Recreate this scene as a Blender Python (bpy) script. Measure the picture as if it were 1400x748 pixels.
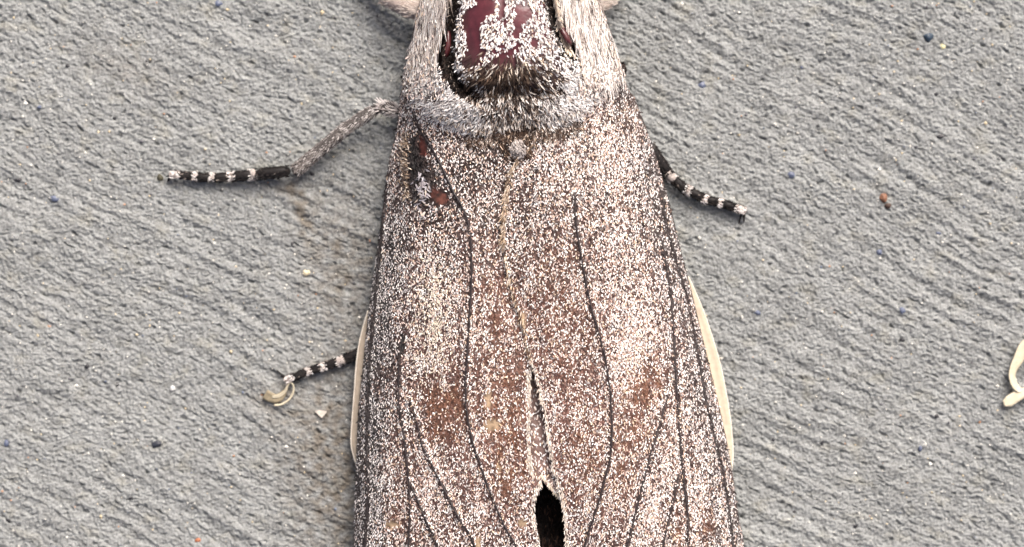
import bpy, math
import numpy as np
from mathutils import Vector, Matrix

# ------------------------------------------------------------------ scene, camera, light
for o in list(bpy.data.objects):
    bpy.data.objects.remove(o)
scn = bpy.context.scene
COL = scn.collection
rng = np.random.default_rng(7)
MM = 0.001
S = 0.1            # millimetres of ground per photograph pixel
H = 320.0          # camera height over the slab, mm

cam_d = bpy.data.cameras.new('camera')
cam_d.sensor_width = 36.0
cam_d.lens = 36.0 * H / 140.0
cam_d.clip_start = 0.01
cam_d.clip_end = 20.0
cam_d.dof.use_dof = True
cam_d.dof.focus_distance = (H - 12.5) * MM
cam_d.dof.aperture_fstop = 15.0
cam = bpy.data.objects.new('camera', cam_d)
cam.location = (0, 0, H * MM)
COL.objects.link(cam)
scn.camera = cam

SUN_AZ = math.radians(24)      # clockwise from the top of the picture
SUN_EL = math.radians(44)
w = bpy.data.worlds.new('World')
scn.world = w
w.use_nodes = True
nt = w.node_tree
bg = nt.nodes['Background']
sky = nt.nodes.new('ShaderNodeTexSky')
sky.sky_type = 'NISHITA'
sky.sun_disc = False
sky.sun_elevation = SUN_EL
sky.sun_rotation = SUN_AZ
sky.air_density = 0.35
sky.dust_density = 8.0
sky.ozone_density = 0.1
nt.links.new(sky.outputs[0], bg.inputs['Color'])
bg.inputs['Strength'].default_value = 0.10
sun_d = bpy.data.lights.new('sun', 'SUN')
sun_d.energy = 1.5
sun_d.angle = math.radians(40)
sun_d.color = (1.0, 0.975, 0.945)
sun = bpy.data.objects.new('sun', sun_d)
COL.objects.link(sun)
dv = Vector((math.sin(SUN_AZ) * math.cos(SUN_EL), math.cos(SUN_AZ) * math.cos(SUN_EL), math.sin(SUN_EL)))
sun.rotation_euler = dv.to_track_quat('Z', 'Y').to_euler()
sun.location = dv * 0.5
vs = scn.view_settings
vs.view_transform = 'Standard'
vs.look = 'None'
vs.gamma = 1.0
vs.use_curve_mapping = False
vs.exposure = 1.06

# ------------------------------------------------------------------ helpers
def P(x, y, z):
    """photograph pixel (x, y) at height z mm -> metres"""
    x = np.asarray(x, float); y = np.asarray(y, float); z = np.asarray(z, float)
    k = S * (H - z) / H
    return np.stack(np.broadcast_arrays((x - 700) * k * MM, (374 - y) * k * MM, z * MM), -1)

def _hash(ix, iy, seed):
    h = (ix.astype(np.int64) * 374761393 + iy.astype(np.int64) * 668265263 + seed * 1274126177) & 0xffffffff
    h = ((h ^ (h >> 13)) * 1274126177) & 0xffffffff
    return (h ^ (h >> 16)) & 0xffffffff

def noise(x, y, seed=0):
    """gradient noise, about -1..1"""
    x = np.asarray(x, float); y = np.asarray(y, float)
    ix = np.floor(x); iy = np.floor(y)
    fx = x - ix; fy = y - iy
    u = fx * fx * fx * (fx * (fx * 6 - 15) + 10)
    v = fy * fy * fy * (fy * (fy * 6 - 15) + 10)
    def g(dx, dy):
        a = _hash(ix + dx, iy + dy, seed) / 4294967296.0 * 2 * math.pi
        return np.cos(a) * (fx - dx) + np.sin(a) * (fy - dy)
    a = g(0, 0) * (1 - u) + g(1, 0) * u
    b = g(0, 1) * (1 - u) + g(1, 1) * u
    return (a * (1 - v) + b * v) * 1.5

def sstep(a, b, x):
    t = np.clip((x - a) / (b - a), 0, 1)
    return t * t * (3 - 2 * t)

def gauss(x, y, cx, cy, rx, ry, ang=0.0):
    c, s = math.cos(math.radians(ang)), math.sin(math.radians(ang))
    dx = (x - cx) * c + (y - cy) * s
    dy = -(x - cx) * s + (y - cy) * c
    return np.exp(-(dx / rx) ** 2 - (dy / ry) ** 2)

def pdist(x, y, pts):
    """distance to a polyline"""
    x = np.asarray(x, float); y = np.asarray(y, float)
    d = np.full(np.broadcast(x, y).shape, 1e9)
    for (ax, ay), (bx, by) in zip(pts[:-1], pts[1:]):
        L = (bx - ax) ** 2 + (by - ay) ** 2 + 1e-9
        t = np.clip(((x - ax) * (bx - ax) + (y - ay) * (by - ay)) / L, 0, 1)
        d = np.minimum(d, np.hypot(x - ax - t * (bx - ax), y - ay - t * (by - ay)))
    return d

def inpoly(x, y, poly):
    x = np.asarray(x, float); y = np.asarray(y, float)
    r = np.zeros(np.broadcast(x, y).shape, bool)
    n = len(poly)
    for i in range(n):
        ax, ay = poly[i]; bx, by = poly[(i + 1) % n]
        c = ((ay > y) != (by > y)) & (x < (bx - ax) * (y - ay) / (by - ay + 1e-12) + ax)
        r ^= c
    return r

def smooth_line(pts, step=6.0):
    """Catmull-Rom resampling of a list of tuples"""
    p = np.array(pts, float)
    if len(p) < 3:
        n = max(2, int(np.linalg.norm(p[1][:2] - p[0][:2]) / step) + 1)
        return np.array([p[0] + (p[1] - p[0]) * t for t in np.linspace(0, 1, n)])
    q = np.vstack([2 * p[0] - p[1], p, 2 * p[-1] - p[-2]])
    out = []
    for i in range(1, len(q) - 2):
        n = max(2, int(np.linalg.norm(q[i + 1][:2] - q[i][:2]) / step))
        for t in np.linspace(0, 1, n, endpoint=False):
            out.append(0.5 * (2 * q[i] + (q[i + 1] - q[i - 1]) * t + (2 * q[i - 1] - 5 * q[i] + 4 * q[i + 1] - q[i + 2]) * t * t
                              + (3 * q[i] - q[i - 1] - 3 * q[i + 1] + q[i + 2]) * t ** 3))
    out.append(p[-1])
    return np.array(out)

def build(name, V, quads=None, tris=None, mat=None, parent=None, col=None, extra=None, smooth=True, kind=None):
    me = bpy.data.meshes.new(name)
    V = np.asarray(V, np.float32).reshape(-1, 3)
    q = np.zeros((0, 4), np.int32) if quads is None else np.asarray(quads, np.int32).reshape(-1, 4)
    t = np.zeros((0, 3), np.int32) if tris is None else np.asarray(tris, np.int32).reshape(-1, 3)
    me.vertices.add(len(V)); me.vertices.foreach_set('co', V.ravel())
    idx = np.concatenate([q.ravel(), t.ravel()])
    me.loops.add(len(idx)); me.loops.foreach_set('vertex_index', idx)
    n = len(q) + len(t)
    me.polygons.add(n)
    tot = np.concatenate([np.full(len(q), 4), np.full(len(t), 3)]).astype(np.int32)
    st = np.concatenate([[0], np.cumsum(tot)[:-1]]).astype(np.int32)
    me.polygons.foreach_set('loop_start', st)
    me.polygons.foreach_set('use_smooth', np.full(n, smooth))
    me.update(calc_edges=True)
    me.validate()
    if col is not None:
        a = me.color_attributes.new('Col', 'FLOAT_COLOR', 'POINT')
        c = np.ones((len(V), 4), np.float32); c[:, :3] = col
        a.data.foreach_set('color', c.ravel())
    if extra is not None:
        for k, v in extra.items():
            a = me.attributes.new(k, 'FLOAT', 'POINT')
            a.data.foreach_set('value', np.asarray(v, np.float32).ravel())
    if mat: me.materials.append(mat)
    o = bpy.data.objects.new(name, me)
    COL.objects.link(o)
    if parent is not None: o.parent = parent
    if kind: o['kind'] = kind
    return o

def grid_faces(nr, nc, wrap=False):
    i = np.arange(nr - 1)[:, None]
    j = np.arange(nc if wrap else nc - 1)[None, :]
    a = i * nc + j; b = i * nc + (j + 1) % nc
    return np.stack([a, b, b + nc, a + nc], -1).reshape(-1, 4)

def tube(path, radii, sides=10, caps=True):
    """path in metres, radii in metres -> V, quads, tris"""
    path = np.asarray(path, float); radii = np.broadcast_to(np.asarray(radii, float), (len(path),))
    T = np.gradient(path, axis=0)
    T /= np.linalg.norm(T, axis=1, keepdims=True) + 1e-12
    up = np.tile(np.array([0, 0, 1.0]), (len(path), 1))
    steep = np.abs(T[:, 2]) > 0.95
    up[steep] = (0, 1.0, 0)
    A = np.cross(T, up); A /= np.linalg.norm(A, axis=1, keepdims=True) + 1e-12
    B = np.cross(A, T)
    th = np.linspace(0, 2 * math.pi, sides, endpoint=False)
    V = path[:, None, :] + radii[:, None, None] * (np.cos(th)[None, :, None] * A[:, None, :] + np.sin(th)[None, :, None] * B[:, None, :])
    n = len(path)
    Q = grid_faces(n, sides, True)
    V = V.reshape(-1, 3)
    Tt = []
    if caps:
        V = np.vstack([V, path[0] - T[0] * radii[0] * 0.3, path[-1] + T[-1] * radii[-1] * 0.3])
        for k in range(sides):
            Tt.append((len(V) - 2, (k + 1) % sides, k))
            Tt.append((len(V) - 1, (n - 1) * sides + k, (n - 1) * sides + (k + 1) % sides))
    return V, Q, np.array(Tt, np.int32).reshape(-1, 3)

# ------------------------------------------------------------------ materials
def new_mat(name):
    m = bpy.data.materials.new(name)
    m.use_nodes = True
    return m, m.node_tree.nodes, m.node_tree.links, m.node_tree.nodes['Principled BSDF']

def attr_mat(name, rough=0.6, spec=0.4, noise_scale=None, noise_amt=0.25, sheen=0.0, rough_attr=None, bump=None, trans=0.0):
    m, N, L, b = new_mat(name)
    if rough_attr: b.inputs['Coat Weight'].default_value = 0.0
    a = N.new('ShaderNodeAttribute'); a.attribute_name = 'Col'
    src = a.outputs['Color']
    if noise_scale:
        tc = N.new('ShaderNodeTexCoord')
        nz = N.new('ShaderNodeTexNoise'); nz.inputs['Scale'].default_value = noise_scale; nz.inputs['Detail'].default_value = 4
        L.new(tc.outputs['Object'], nz.inputs['Vector'])
        mr = N.new('ShaderNodeMapRange')
        mr.inputs['From Min'].default_value = 0.3; mr.inputs['From Max'].default_value = 0.7
        mr.inputs['To Min'].default_value = 1 - noise_amt; mr.inputs['To Max'].default_value = 1 + noise_amt
        L.new(nz.outputs['Fac'], mr.inputs['Value'])
        mx = N.new('ShaderNodeVectorMath'); mx.operation = 'SCALE'
        L.new(src, mx.inputs[0]); L.new(mr.outputs[0], mx.inputs['Scale'])
        src = mx.outputs[0]
        if bump:
            bp = N.new('ShaderNodeBump'); bp.inputs['Strength'].default_value = bump[0]; bp.inputs['Distance'].default_value = bump[1]
            L.new(nz.outputs['Fac'], bp.inputs['Height']); L.new(bp.outputs[0], b.inputs['Normal'])
    L.new(src, b.inputs['Base Color'])
    b.inputs['Roughness'].default_value = rough
    b.inputs['Specular IOR Level'].default_value = spec
    if sheen: b.inputs['Sheen Weight'].default_value = sheen
    if rough_attr:
        r = N.new('ShaderNodeAttribute'); r.attribute_name = rough_attr
        L.new(r.outputs['Fac'], b.inputs['Roughness'])
    return m

def plain_mat(name, c, rough=0.5, spec=0.4, ns=3000, amt=0.2, trans=0.0, bump=0.2):
    m, N, L, b = new_mat(name)
    tc = N.new('ShaderNodeTexCoord')
    nz = N.new('ShaderNodeTexNoise'); nz.inputs['Scale'].default_value = ns; nz.inputs['Detail'].default_value = 3
    L.new(tc.outputs['Object'], nz.inputs['Vector'])
    cr = N.new('ShaderNodeValToRGB')
    cr.color_ramp.elements[0].position = 0.3; cr.color_ramp.elements[1].position = 0.7
    cr.color_ramp.elements[0].color = (*[v * (1 - amt) for v in c], 1)
    cr.color_ramp.elements[1].color = (*[min(1, v * (1 + amt)) for v in c], 1)
    L.new(nz.outputs['Fac'], cr.inputs['Fac']); L.new(cr.outputs[0], b.inputs['Base Color'])
    b.inputs['Roughness'].default_value = rough
    b.inputs['Specular IOR Level'].default_value = spec
    if bump:
        bp = N.new('ShaderNodeBump'); bp.inputs['Strength'].default_value = bump; bp.inputs['Distance'].default_value = 0.0001
        L.new(nz.outputs['Fac'], bp.inputs['Height']); L.new(bp.outputs[0], b.inputs['Normal'])
    if trans:
        b.inputs['Transmission Weight'].default_value = trans
        b.inputs['IOR'].default_value = 1.2
    return m

M_scale = attr_mat('wing_scale_white', 0.5, 0.35, sheen=0.15)
M_hair = attr_mat('body_hair', 0.6, 0.2, sheen=0.03)
M_membrane = attr_mat('wing_membrane', 0.55, 0.3, noise_scale=1600, noise_amt=0.4, bump=(0.5, 0.00012))
M_body = attr_mat('body_cuticle', 0.4, 0.75, noise_scale=900, noise_amt=0.3, rough_attr='Rough', bump=(0.25, 0.0003))
M_vein = plain_mat('vein_dark', (0.032, 0.025, 0.026), 0.45, 0.4)
M_cream = plain_mat('hindwing_cream', (0.50, 0.415, 0.315), 0.5, 0.4, 1500, 0.10)
M_rim = plain_mat('hindwing_rim', (0.76, 0.70, 0.60), 0.45, 0.4, 1500, 0.08)
M_black = plain_mat('leg_black', (0.007, 0.005, 0.005), 0.55, 0.25)
M_band = plain_mat('leg_pale_band', (0.40, 0.35, 0.32), 0.7, 0.2, 5000, 0.35)
M_tibia = plain_mat('leg_tibia_brown', (0.075, 0.066, 0.062), 0.7, 0.25, 5000, 0.4)

# ------------------------------------------------------------------ concrete slab
ANG = math.radians(27)
def ground_z(x, y):
    """slab relief in mm at ground pixel (x, y): drag marks of a broom, running down to the right"""
    x = np.asarray(x, float); y = np.asarray(y, float)
    bend = 18 * noise(x / 300, y / 300, 3) + 4 * noise(x / 90, y / 90, 5)
    wx = x + noise(x / 9, y / 9, 11) * 1.6
    wy = y + bend + noise(x / 9, y / 9, 12) * 1.6
    s = wx * math.cos(ANG) + wy * math.sin(ANG)
    t = -wx * math.sin(ANG) + wy * math.cos(ANG)
    amp = np.clip(0.85 + 0.7 * noise(x / 140, y / 110, 8), 0.4, 1.5)
    z = 0.24 * noise(s / 220, t / 14, 21) * amp
    z += 0.12 * noise(s / 60, t / 10, 22) * amp
    l1 = noise(s / 19, t / 7.0, 23)
    z += 0.055 * np.tanh(2.0 * l1)
    l2 = noise(s / 9 + 7, t / 4.4, 24)
    z += 0.06 * np.tanh(2.0 * l2)
    z += 0.12 * noise(s / 4.4, t / 3.0, 28) * (1 + 0.6 * noise(x / 40, y / 40, 29))
    z += 0.10 * noise(x / 3.1, y / 2.9, 25)
    pk = noise(x / 4.6, y / 4.6, 30)
    z += 0.22 * np.clip(pk - 0.35, 0, 1) - 0.55 * np.clip(-pk - 0.36, 0, 1)
    z += 0.22 * noise(x / 90, y / 70, 26)
    p = noise(s / 10, t / 6, 27)
    z -= 1.0 * np.clip(p - 0.40, 0, 1)
    return z

def spaced(lo, hi, step, far):
    core = np.arange(lo, hi + step, step)
    out = [core]
    l = []; x = lo; d = step
    while x > far[0]:
        d *= 1.12; x -= d; l.append(x)
    r = []; x = core[-1]; d = step
    while x < far[1]:
        d *= 1.12; x += d; r.append(x)
    return np.concatenate([np.array(l[::-1]), core, np.array(r)])

gx = spaced(-70, 1470, 1.25, (-2600, 4000))
gy = spaced(-60, 810, 1.25, (-2600, 3400))
GX, GY = np.meshgrid(gx, gy)
GZ = ground_z(GX, GY)
edge = np.maximum(np.maximum(-70 - GX, GX - 1470), np.maximum(-60 - GY, GY - 810))
GZ *= 1 - 0.8 * sstep(0, 600, edge)
GV = np.stack([(GX - 700) * S * MM, (374 - GY) * S * MM, GZ * MM], -1)
# pigment of the cement paste: pale laitance on the rises, greyer in the drag lines, sandy and rusty stains, painted shade beside the moth
g1 = noise(GX / 95, GY / 70, 31); g2 = noise(GX / 28, GY / 20, 32); g3 = noise(GX / 6, GY / 5, 33)
g4 = noise(GX / 2.9, GY / 2.9, 37)
ps = GX * math.cos(ANG) + GY * math.sin(ANG) + 8 * noise(GX / 30, GY / 30, 38); pt = -GX * math.sin(ANG) + GY * math.cos(ANG) + 8 * noise(GX / 30, GY / 30, 39)
g5 = noise(ps / 34, pt / 9, 44); g6 = noise(ps / 13 + 3, pt / 6, 45)
val = 0.275 * (1 + 0.09 * g1 + 0.09 * g2 + 0.18 * g3 + 0.20 * g4 + 0.17 * g5 + 0.24 * g6 - 0.7 * np.clip(g6 * 0.7 + g5 * 0.5 - 0.38, 0, 1))
gc = np.stack([val * 0.945, val * 0.982, val * 0.967], -1)
sand = np.clip(noise(GX / 34, GY / 24, 34) * 1.4 - 0.35 + 0.5 * noise(GX / 9, GY / 7, 35), 0, 1)[..., None]
gc = gc * (1 - 0.38 * sand) + np.array([0.29, 0.28, 0.225]) * 0.38 * sand
stain_shade = (gauss(GX, GY, 410, 275, 13, 26, -18) * 1.0 + gauss(GX, GY, 418, 312, 9, 14) * .8 + gauss(GX, GY, 385, 258, 28, 10) * .4 + gauss(GX, GY, 440, 345, 40, 60) * .25 + gauss(GX, GY, 446, 590, 64, 85, 0) * 0.72 + gauss(GX, GY, 468, 710, 62, 90) * 0.62 + gauss(GX, GY, 480, 380, 56, 120) * .5
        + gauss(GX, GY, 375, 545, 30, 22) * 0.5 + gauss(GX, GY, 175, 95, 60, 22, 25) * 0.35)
stain_shade = np.clip(stain_shade * (0.75 + 0.9 * noise(GX / 13, GY / 11, 36)), 0, 0.9)[..., None] * 0.85  # brown stains, plus the moth's soft shade painted into the slab colour
gc = gc * (1 - stain_shade) + np.array([0.135, 0.11, 0.08]) * stain_shade
M_conc, N, L, b = new_mat('broomed_concrete')
at = N.new('ShaderNodeAttribute'); at.attribute_name = 'Col'
tc = N.new('ShaderNodeTexCoord')
nz = N.new('ShaderNodeTexNoise'); nz.inputs['Scale'].default_value = 3200; nz.inputs['Detail'].default_value = 5; nz.inputs['Roughness'].default_value = 0.65
L.new(tc.outputs['Object'], nz.inputs['Vector'])
mr = N.new('ShaderNodeMapRange'); mr.inputs['From Min'].default_value = 0.3; mr.inputs['From Max'].default_value = 0.7
mr.inputs['To Min'].default_value = 0.78; mr.inputs['To Max'].default_value = 1.2
L.new(nz.outputs['Fac'], mr.inputs['Value'])
mx = N.new('ShaderNodeVectorMath'); mx.operation = 'SCALE'
L.new(at.outputs['Color'], mx.inputs[0]); L.new(mr.outputs[0], mx.inputs['Scale'])
L.new(mx.outputs[0], b.inputs['Base Color'])
bp = N.new('ShaderNodeBump'); bp.inputs['Strength'].default_value = 0.8; bp.inputs['Distance'].default_value = 0.0003
L.new(nz.outputs['Fac'], bp.inputs['Height']); L.new(bp.outputs[0], b.inputs['Normal'])
b.inputs['Roughness'].default_value = 0.8
b.inputs['Specular IOR Level'].default_value = 0.3
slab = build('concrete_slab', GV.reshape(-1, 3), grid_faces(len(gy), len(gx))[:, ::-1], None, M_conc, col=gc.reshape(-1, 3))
slab['kind'] = 'structure'

# ------------------------------------------------------------------ the moth: outlines and heights (photograph pixels, mm)
YL = [-90, -50, 0, 50, 90, 130, 180, 230, 300, 350, 400, 430, 500, 560, 620, 680, 748, 830, 920, 1000, 1060]
XL = [620, 594, 574, 563, 553, 547, 541, 530, 521, 514, 507, 503, 496, 490, 487, 485, 484, 487, 505, 545, 610]
YR = [-90, -50, 0, 50, 75, 100, 150, 200, 250, 300, 350, 400, 450, 500, 550, 600, 650, 700, 748, 830, 920, 1000, 1060]
XR = [782, 802, 821, 838, 846, 856, 874, 893, 908, 921, 933, 946, 958, 970, 982, 993, 1002, 1009, 1018, 1024, 1012, 975, 910]
def interp(xs, ys):
    c = smooth_line(list(zip(xs, ys)), 6)
    return lambda v: np.interp(v, c[:, 0], c[:, 1])
xl = interp(YL, XL); xr = interp(YR, XR)
seam = interp([60, 175, 210, 250, 330, 400, 440, 480, 520, 570, 600, 640, 690, 748, 850, 1000, 1060],
              [735, 735, 712, 694, 688, 701, 714, 722, 735, 745, 750, 757, 770, 775, 790, 830, 850])
left_in = interp([60, 300, 470, 492, 505, 560, 640, 655, 670, 690, 720, 748, 850, 1000, 1060],
                 [712, 712, 738, 733, 725, 724, 726, 740, 735, 729, 732, 736, 728, 700, 680])
zmid = interp([-90, 0, 100, 180, 260, 400, 600, 748, 900, 1060], [13.0, 14.5, 15.6, 16.2, 16.0, 15.4, 14.2, 13.0, 11.0, 8.0])
ZE = 3.4
def zwing0(x, y, side):
    a, bb = xl(y), xr(y)
    u = (x - (a + bb) / 2) / ((bb - a) / 2)
    core = np.clip(1 - np.abs(u) ** 2.5, 0, 1) ** 0.72
    z = ZE + (zmid(y) - ZE) * core
    z = z + 0.28 * noise(x / 55, y / 190, 41) * core + 0.10 * noise(x / 17, y / 40, 42)
    z = z - 0.7 * np.exp(-((x - seam(y)) / 26) ** 2) * sstep(170, 260, y)
    z = z + np.where(np.asarray(side) > 0, 0.45, 0.0)
    z = z + 0.30 * np.exp(-(vein_d(x, y) / 5.0) ** 2) * sstep(130, 220, y)
    return z

HEM = [(545, 110), (560, 138), (590, 160), (615, 172), (645, 181), (680, 178), (715, 172), (765, 170), (795, 155), (815, 132), (850, 105), (872, 90)]
hem = interp([p[0] for p in HEM], [p[1] for p in HEM])
GRL = [(620, -40), (622, 0), (617, 40), (613, 75), (616, 98), (630, 118), (652, 131)]
GRR = [(748, -40), (752, 0), (758, 30), (769, 55), (781, 73)]
def zthorax(x, y):
    a, bb = xl(y), xr(y)
    u = (x - (a + bb) / 2) / ((bb - a) / 2)
    core = np.clip(1 - np.abs(u) ** 3.0, 0, 1) ** 0.75
    z = 5.0 + (18.2 - 5.0) * core
    z = z + 1.5 * gauss(x, y, 700, 30, 75, 80)
    z = z - 2.3 * np.exp(-(pdist(x, y, GRL) / 7.0) ** 2) - 2.0 * np.exp(-(pdist(x, y, GRR) / 6.0) ** 2)
    z = z - 1.0 * np.exp(-((y - 128) / 9) ** 2) * np.exp(-((x - 700) / 60) ** 2)
    z = z + 0.5 * np.exp(-((x - 690) / 200) ** 2) * np.exp(-((y - 155) / 16) ** 2)
    z = z - 0.4 * np.exp(-((x - 687) / 5) ** 2) * sstep(70, 20, y)
    z = z - 1.8 * sstep(105, 184, y) * sstep(160, 80, np.abs(x - 700))
    return z
def ztop(x, y):
    """uppermost surface of the moth"""
    return zwing(x, y, np.where(x > seam(y), 1, -1))
def zwing(x, y, side):
    x = np.asarray(x, float); y = np.asarray(y, float)
    wd = 10 + 42 * sstep(55, 120, np.abs(x - 700))
    k = sstep(-0.35, 1.0, (y - hem(x)) / wd)
    return zthorax(x, y) * (1 - k) + zwing0(x, y, side) * k

moth = bpy.data.objects.new('moth', None)
moth.empty_display_size = 0.02
COL.objects.link(moth)
moth['label'] = 'large grey brown wood moth with folded scaly wings resting on the concrete'
moth['category'] = 'moth'

# ---- body: head, thorax and abdomen in one mesh
ys = np.concatenate([np.linspace(-205, -90, 40), np.linspace(-88, 195, 190), np.linspace(200, 1000, 90)])
wb = interp([-205, -195, -170, -140, -110, -60, 0, 60, 120, 160, 195, 260, 400, 700, 880, 970, 1000],
            [3, 26, 44, 50, 50, 84, 100, 106, 106, 100, 92, 82, 84, 78, 55, 26, 3])
xb = interp([-205, 0, 200, 500, 1000], [697, 697, 702, 728, 760])
zs_ = interp([-205, -120, 0, 200, 1000], [5.5, 5.5, 7.0, 5.0, 3.0])
zt_ = interp([-205, -195, -160, -120, -90, 170, 190, 215, 400, 700, 900, 1000], [5.7, 8.5, 12.5, 13.5, 15.5, 15.5, 12.5, 8.6, 8.0, 6.0, 4.6, 3.1])
NA = 120
th = np.linspace(0, 2 * math.pi, NA, endpoint=False)
V = []; C = []; R = []
for y in ys:
    s = np.cos(th)
    x = xb(y) + wb(y) * np.sign(s) * np.abs(s) ** 0.9
    fac = np.clip(1 - np.abs(s) ** 5, 0, 1) ** 0.5
    ztp = np.full(NA, float(zt_(y)))
    if -100 < y < 200:
        k = sstep(-100, -60, y) * (1 - sstep(-14, 4, y - hem(x)))
        ztp = ztp * (1 - k) + (zthorax(x, np.full(NA, y)) - 0.05) * k
    zz = np.where(np.sin(th) >= 0, zs_(y) + (ztp - zs_(y)) * fac,
                  zs_(y) - (zs_(y) - 0.9) * min(1.0, wb(y) / 40) * np.sqrt(np.clip(1 - s * s, 0, 1)))
    V.append(P(x, np.full(NA, y), zz))
    yy = np.full(NA, y)
    c = np.tile(np.array([0.035, 0.022, 0.018]) if y < 210 else np.array([0.013, 0.009, 0.008]), (NA, 1))
    mar = gauss(x, yy, 690, 20, 78, 75)[:, None]
    mar = np.clip(mar * 1.6, 0, 1)
    c = c * (1 - mar) + np.array([0.095, 0.020, 0.026]) * mar
    gr = np.maximum(np.exp(-(pdist(x, yy, GRL) / 7) ** 2), np.exp(-(pdist(x, yy, GRR) / 7) ** 2))[:, None]
    c = c * (1 - gr) + np.array([0.010, 0.007, 0.006]) * gr
    C.append(c)
    R.append(0.9 - 0.62 * mar[:, 0] * (1 - gr[:, 0]))
V = np.concatenate(V); n = len(ys)
Q = grid_faces(n, NA, True)
V = np.vstack([V, P(xb(-205), -206, 5.6), P(xb(1000), 1001, 3.0)])
C = np.vstack(C + [np.full((2, 3), 0.03)]); R = np.concatenate(R + [np.full(2, 0.7)])
T = [(len(V) - 2, k, (k + 1) % NA) for k in range(NA)] + [(len(V) - 1, (n - 1) * NA + (k + 1) % NA, (n - 1) * NA + k) for k in range(NA)]
body = build('body', V, Q[:, ::-1], T, M_body, moth, C, {'Rough': R})

# ---- membrane colours
VL = [[(562, 150), (575, 176), (592, 205), (607, 235), (622, 265), (635, 290), (643, 320), (645, 365), (643, 410), (641, 450), (638, 490), (636, 530), (639, 570), (648, 612), (658, 640), (671, 677), (690, 720), (704, 744), (722, 800), (728, 850)],
      [(547, 470), (545, 541), (553, 603), (559, 657), (560, 700), (559, 744), (562, 860), (580, 980)],
      [(559, 657), (566, 673), (584, 715), (597, 744), (622, 850), (635, 960)],
      [(561, 549), (570, 580), (580, 615), (605, 665), (626, 706), (646, 740), (680, 830), (690, 920)],
      [(528, 250), (520, 330), (512, 420), (504, 500), (501, 615), (503, 686), (499, 744), (504, 860)]]
VR = [[(786, 262), (787, 300), (793, 340), (800, 380), (808, 420), (820, 460), (829, 500), (835, 545), (836, 600), (832, 635), (824, 665), (812, 705), (800, 744), (785, 820), (790, 900)],
      [(905, 330), (917, 400), (921, 460), (926, 545), (930, 603), (936, 665), (940, 705), (941, 744), (946, 850), (945, 960)],
      [(912, 540), (905, 570), (895, 603), (878, 665), (868, 705), (858, 744), (838, 830), (832, 920)],
      [(928, 648), (920, 686), (913, 715), (907, 744), (895, 840), (892, 950)],
      [(903, 258), (914, 320), (938, 400), (952, 470), (965, 545), (982, 615), (994, 677), (1003, 744), (1008, 850), (990, 960)]]
veins_all = VL + VR
def vein_d(x, y):
    d = np.full(np.shape(x), 1e9)
    for v in veins_all:
        d = np.minimum(d, pdist(x, y, v))
    return d
CREAM = [(672, 580, 11, 9), (668, 545, 5, 12), (715, 436, 5, 14), (714, 714, 6, 6), (682, 640, 3, 9), (536, 716, 9, 5), (654, 742, 4, 10)]
def edge_band(x, y):
    """0..1 sooty band along the costal edges"""
    a, bb = xl(y), xr(y)
    l = 1 - sstep(20, 62, x - a)
    r = 1 - sstep(14, 70, bb - x)
    return np.maximum(l * sstep(250, 330, y) * 0.9 + l * 0.35, r * 0.75) * np.clip(0.9 + 0.5 * noise(x / 14, y / 70, 51), 0, 1)
def brown(x, y):
    f = (gauss(x, y, 595, 560, 24, 45) + gauss(x, y, 624, 556, 14, 40) + gauss(x, y, 690, 570, 30, 70) * 0.7 + gauss(x, y, 880, 545, 26, 60, 8)
         + gauss(x, y, 965, 720, 12, 26) + gauss(x, y, 540, 700, 26, 60) * 0.3 + gauss(x, y, 770, 430, 50, 130) * 0.5 + gauss(x, y, 680, 440, 35, 120) * 0.45
         + gauss(x, y, 800, 620, 30, 70) * 0.6 + gauss(x, y, 700, 650, 25, 50) * 0.6 + gauss(x, y, 850, 640, 20, 60) * 0.5 + gauss(x, y, 925, 720, 14, 40) * .6
         + gauss(x, y, 855, 160, 18, 30) * 0.7)
    return np.clip(f * (0.9 + 0.7 * noise(x / 14, y / 22, 52) + 0.9 * noise(x / 8, y / 34, 56)), 0, 1.2)
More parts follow.
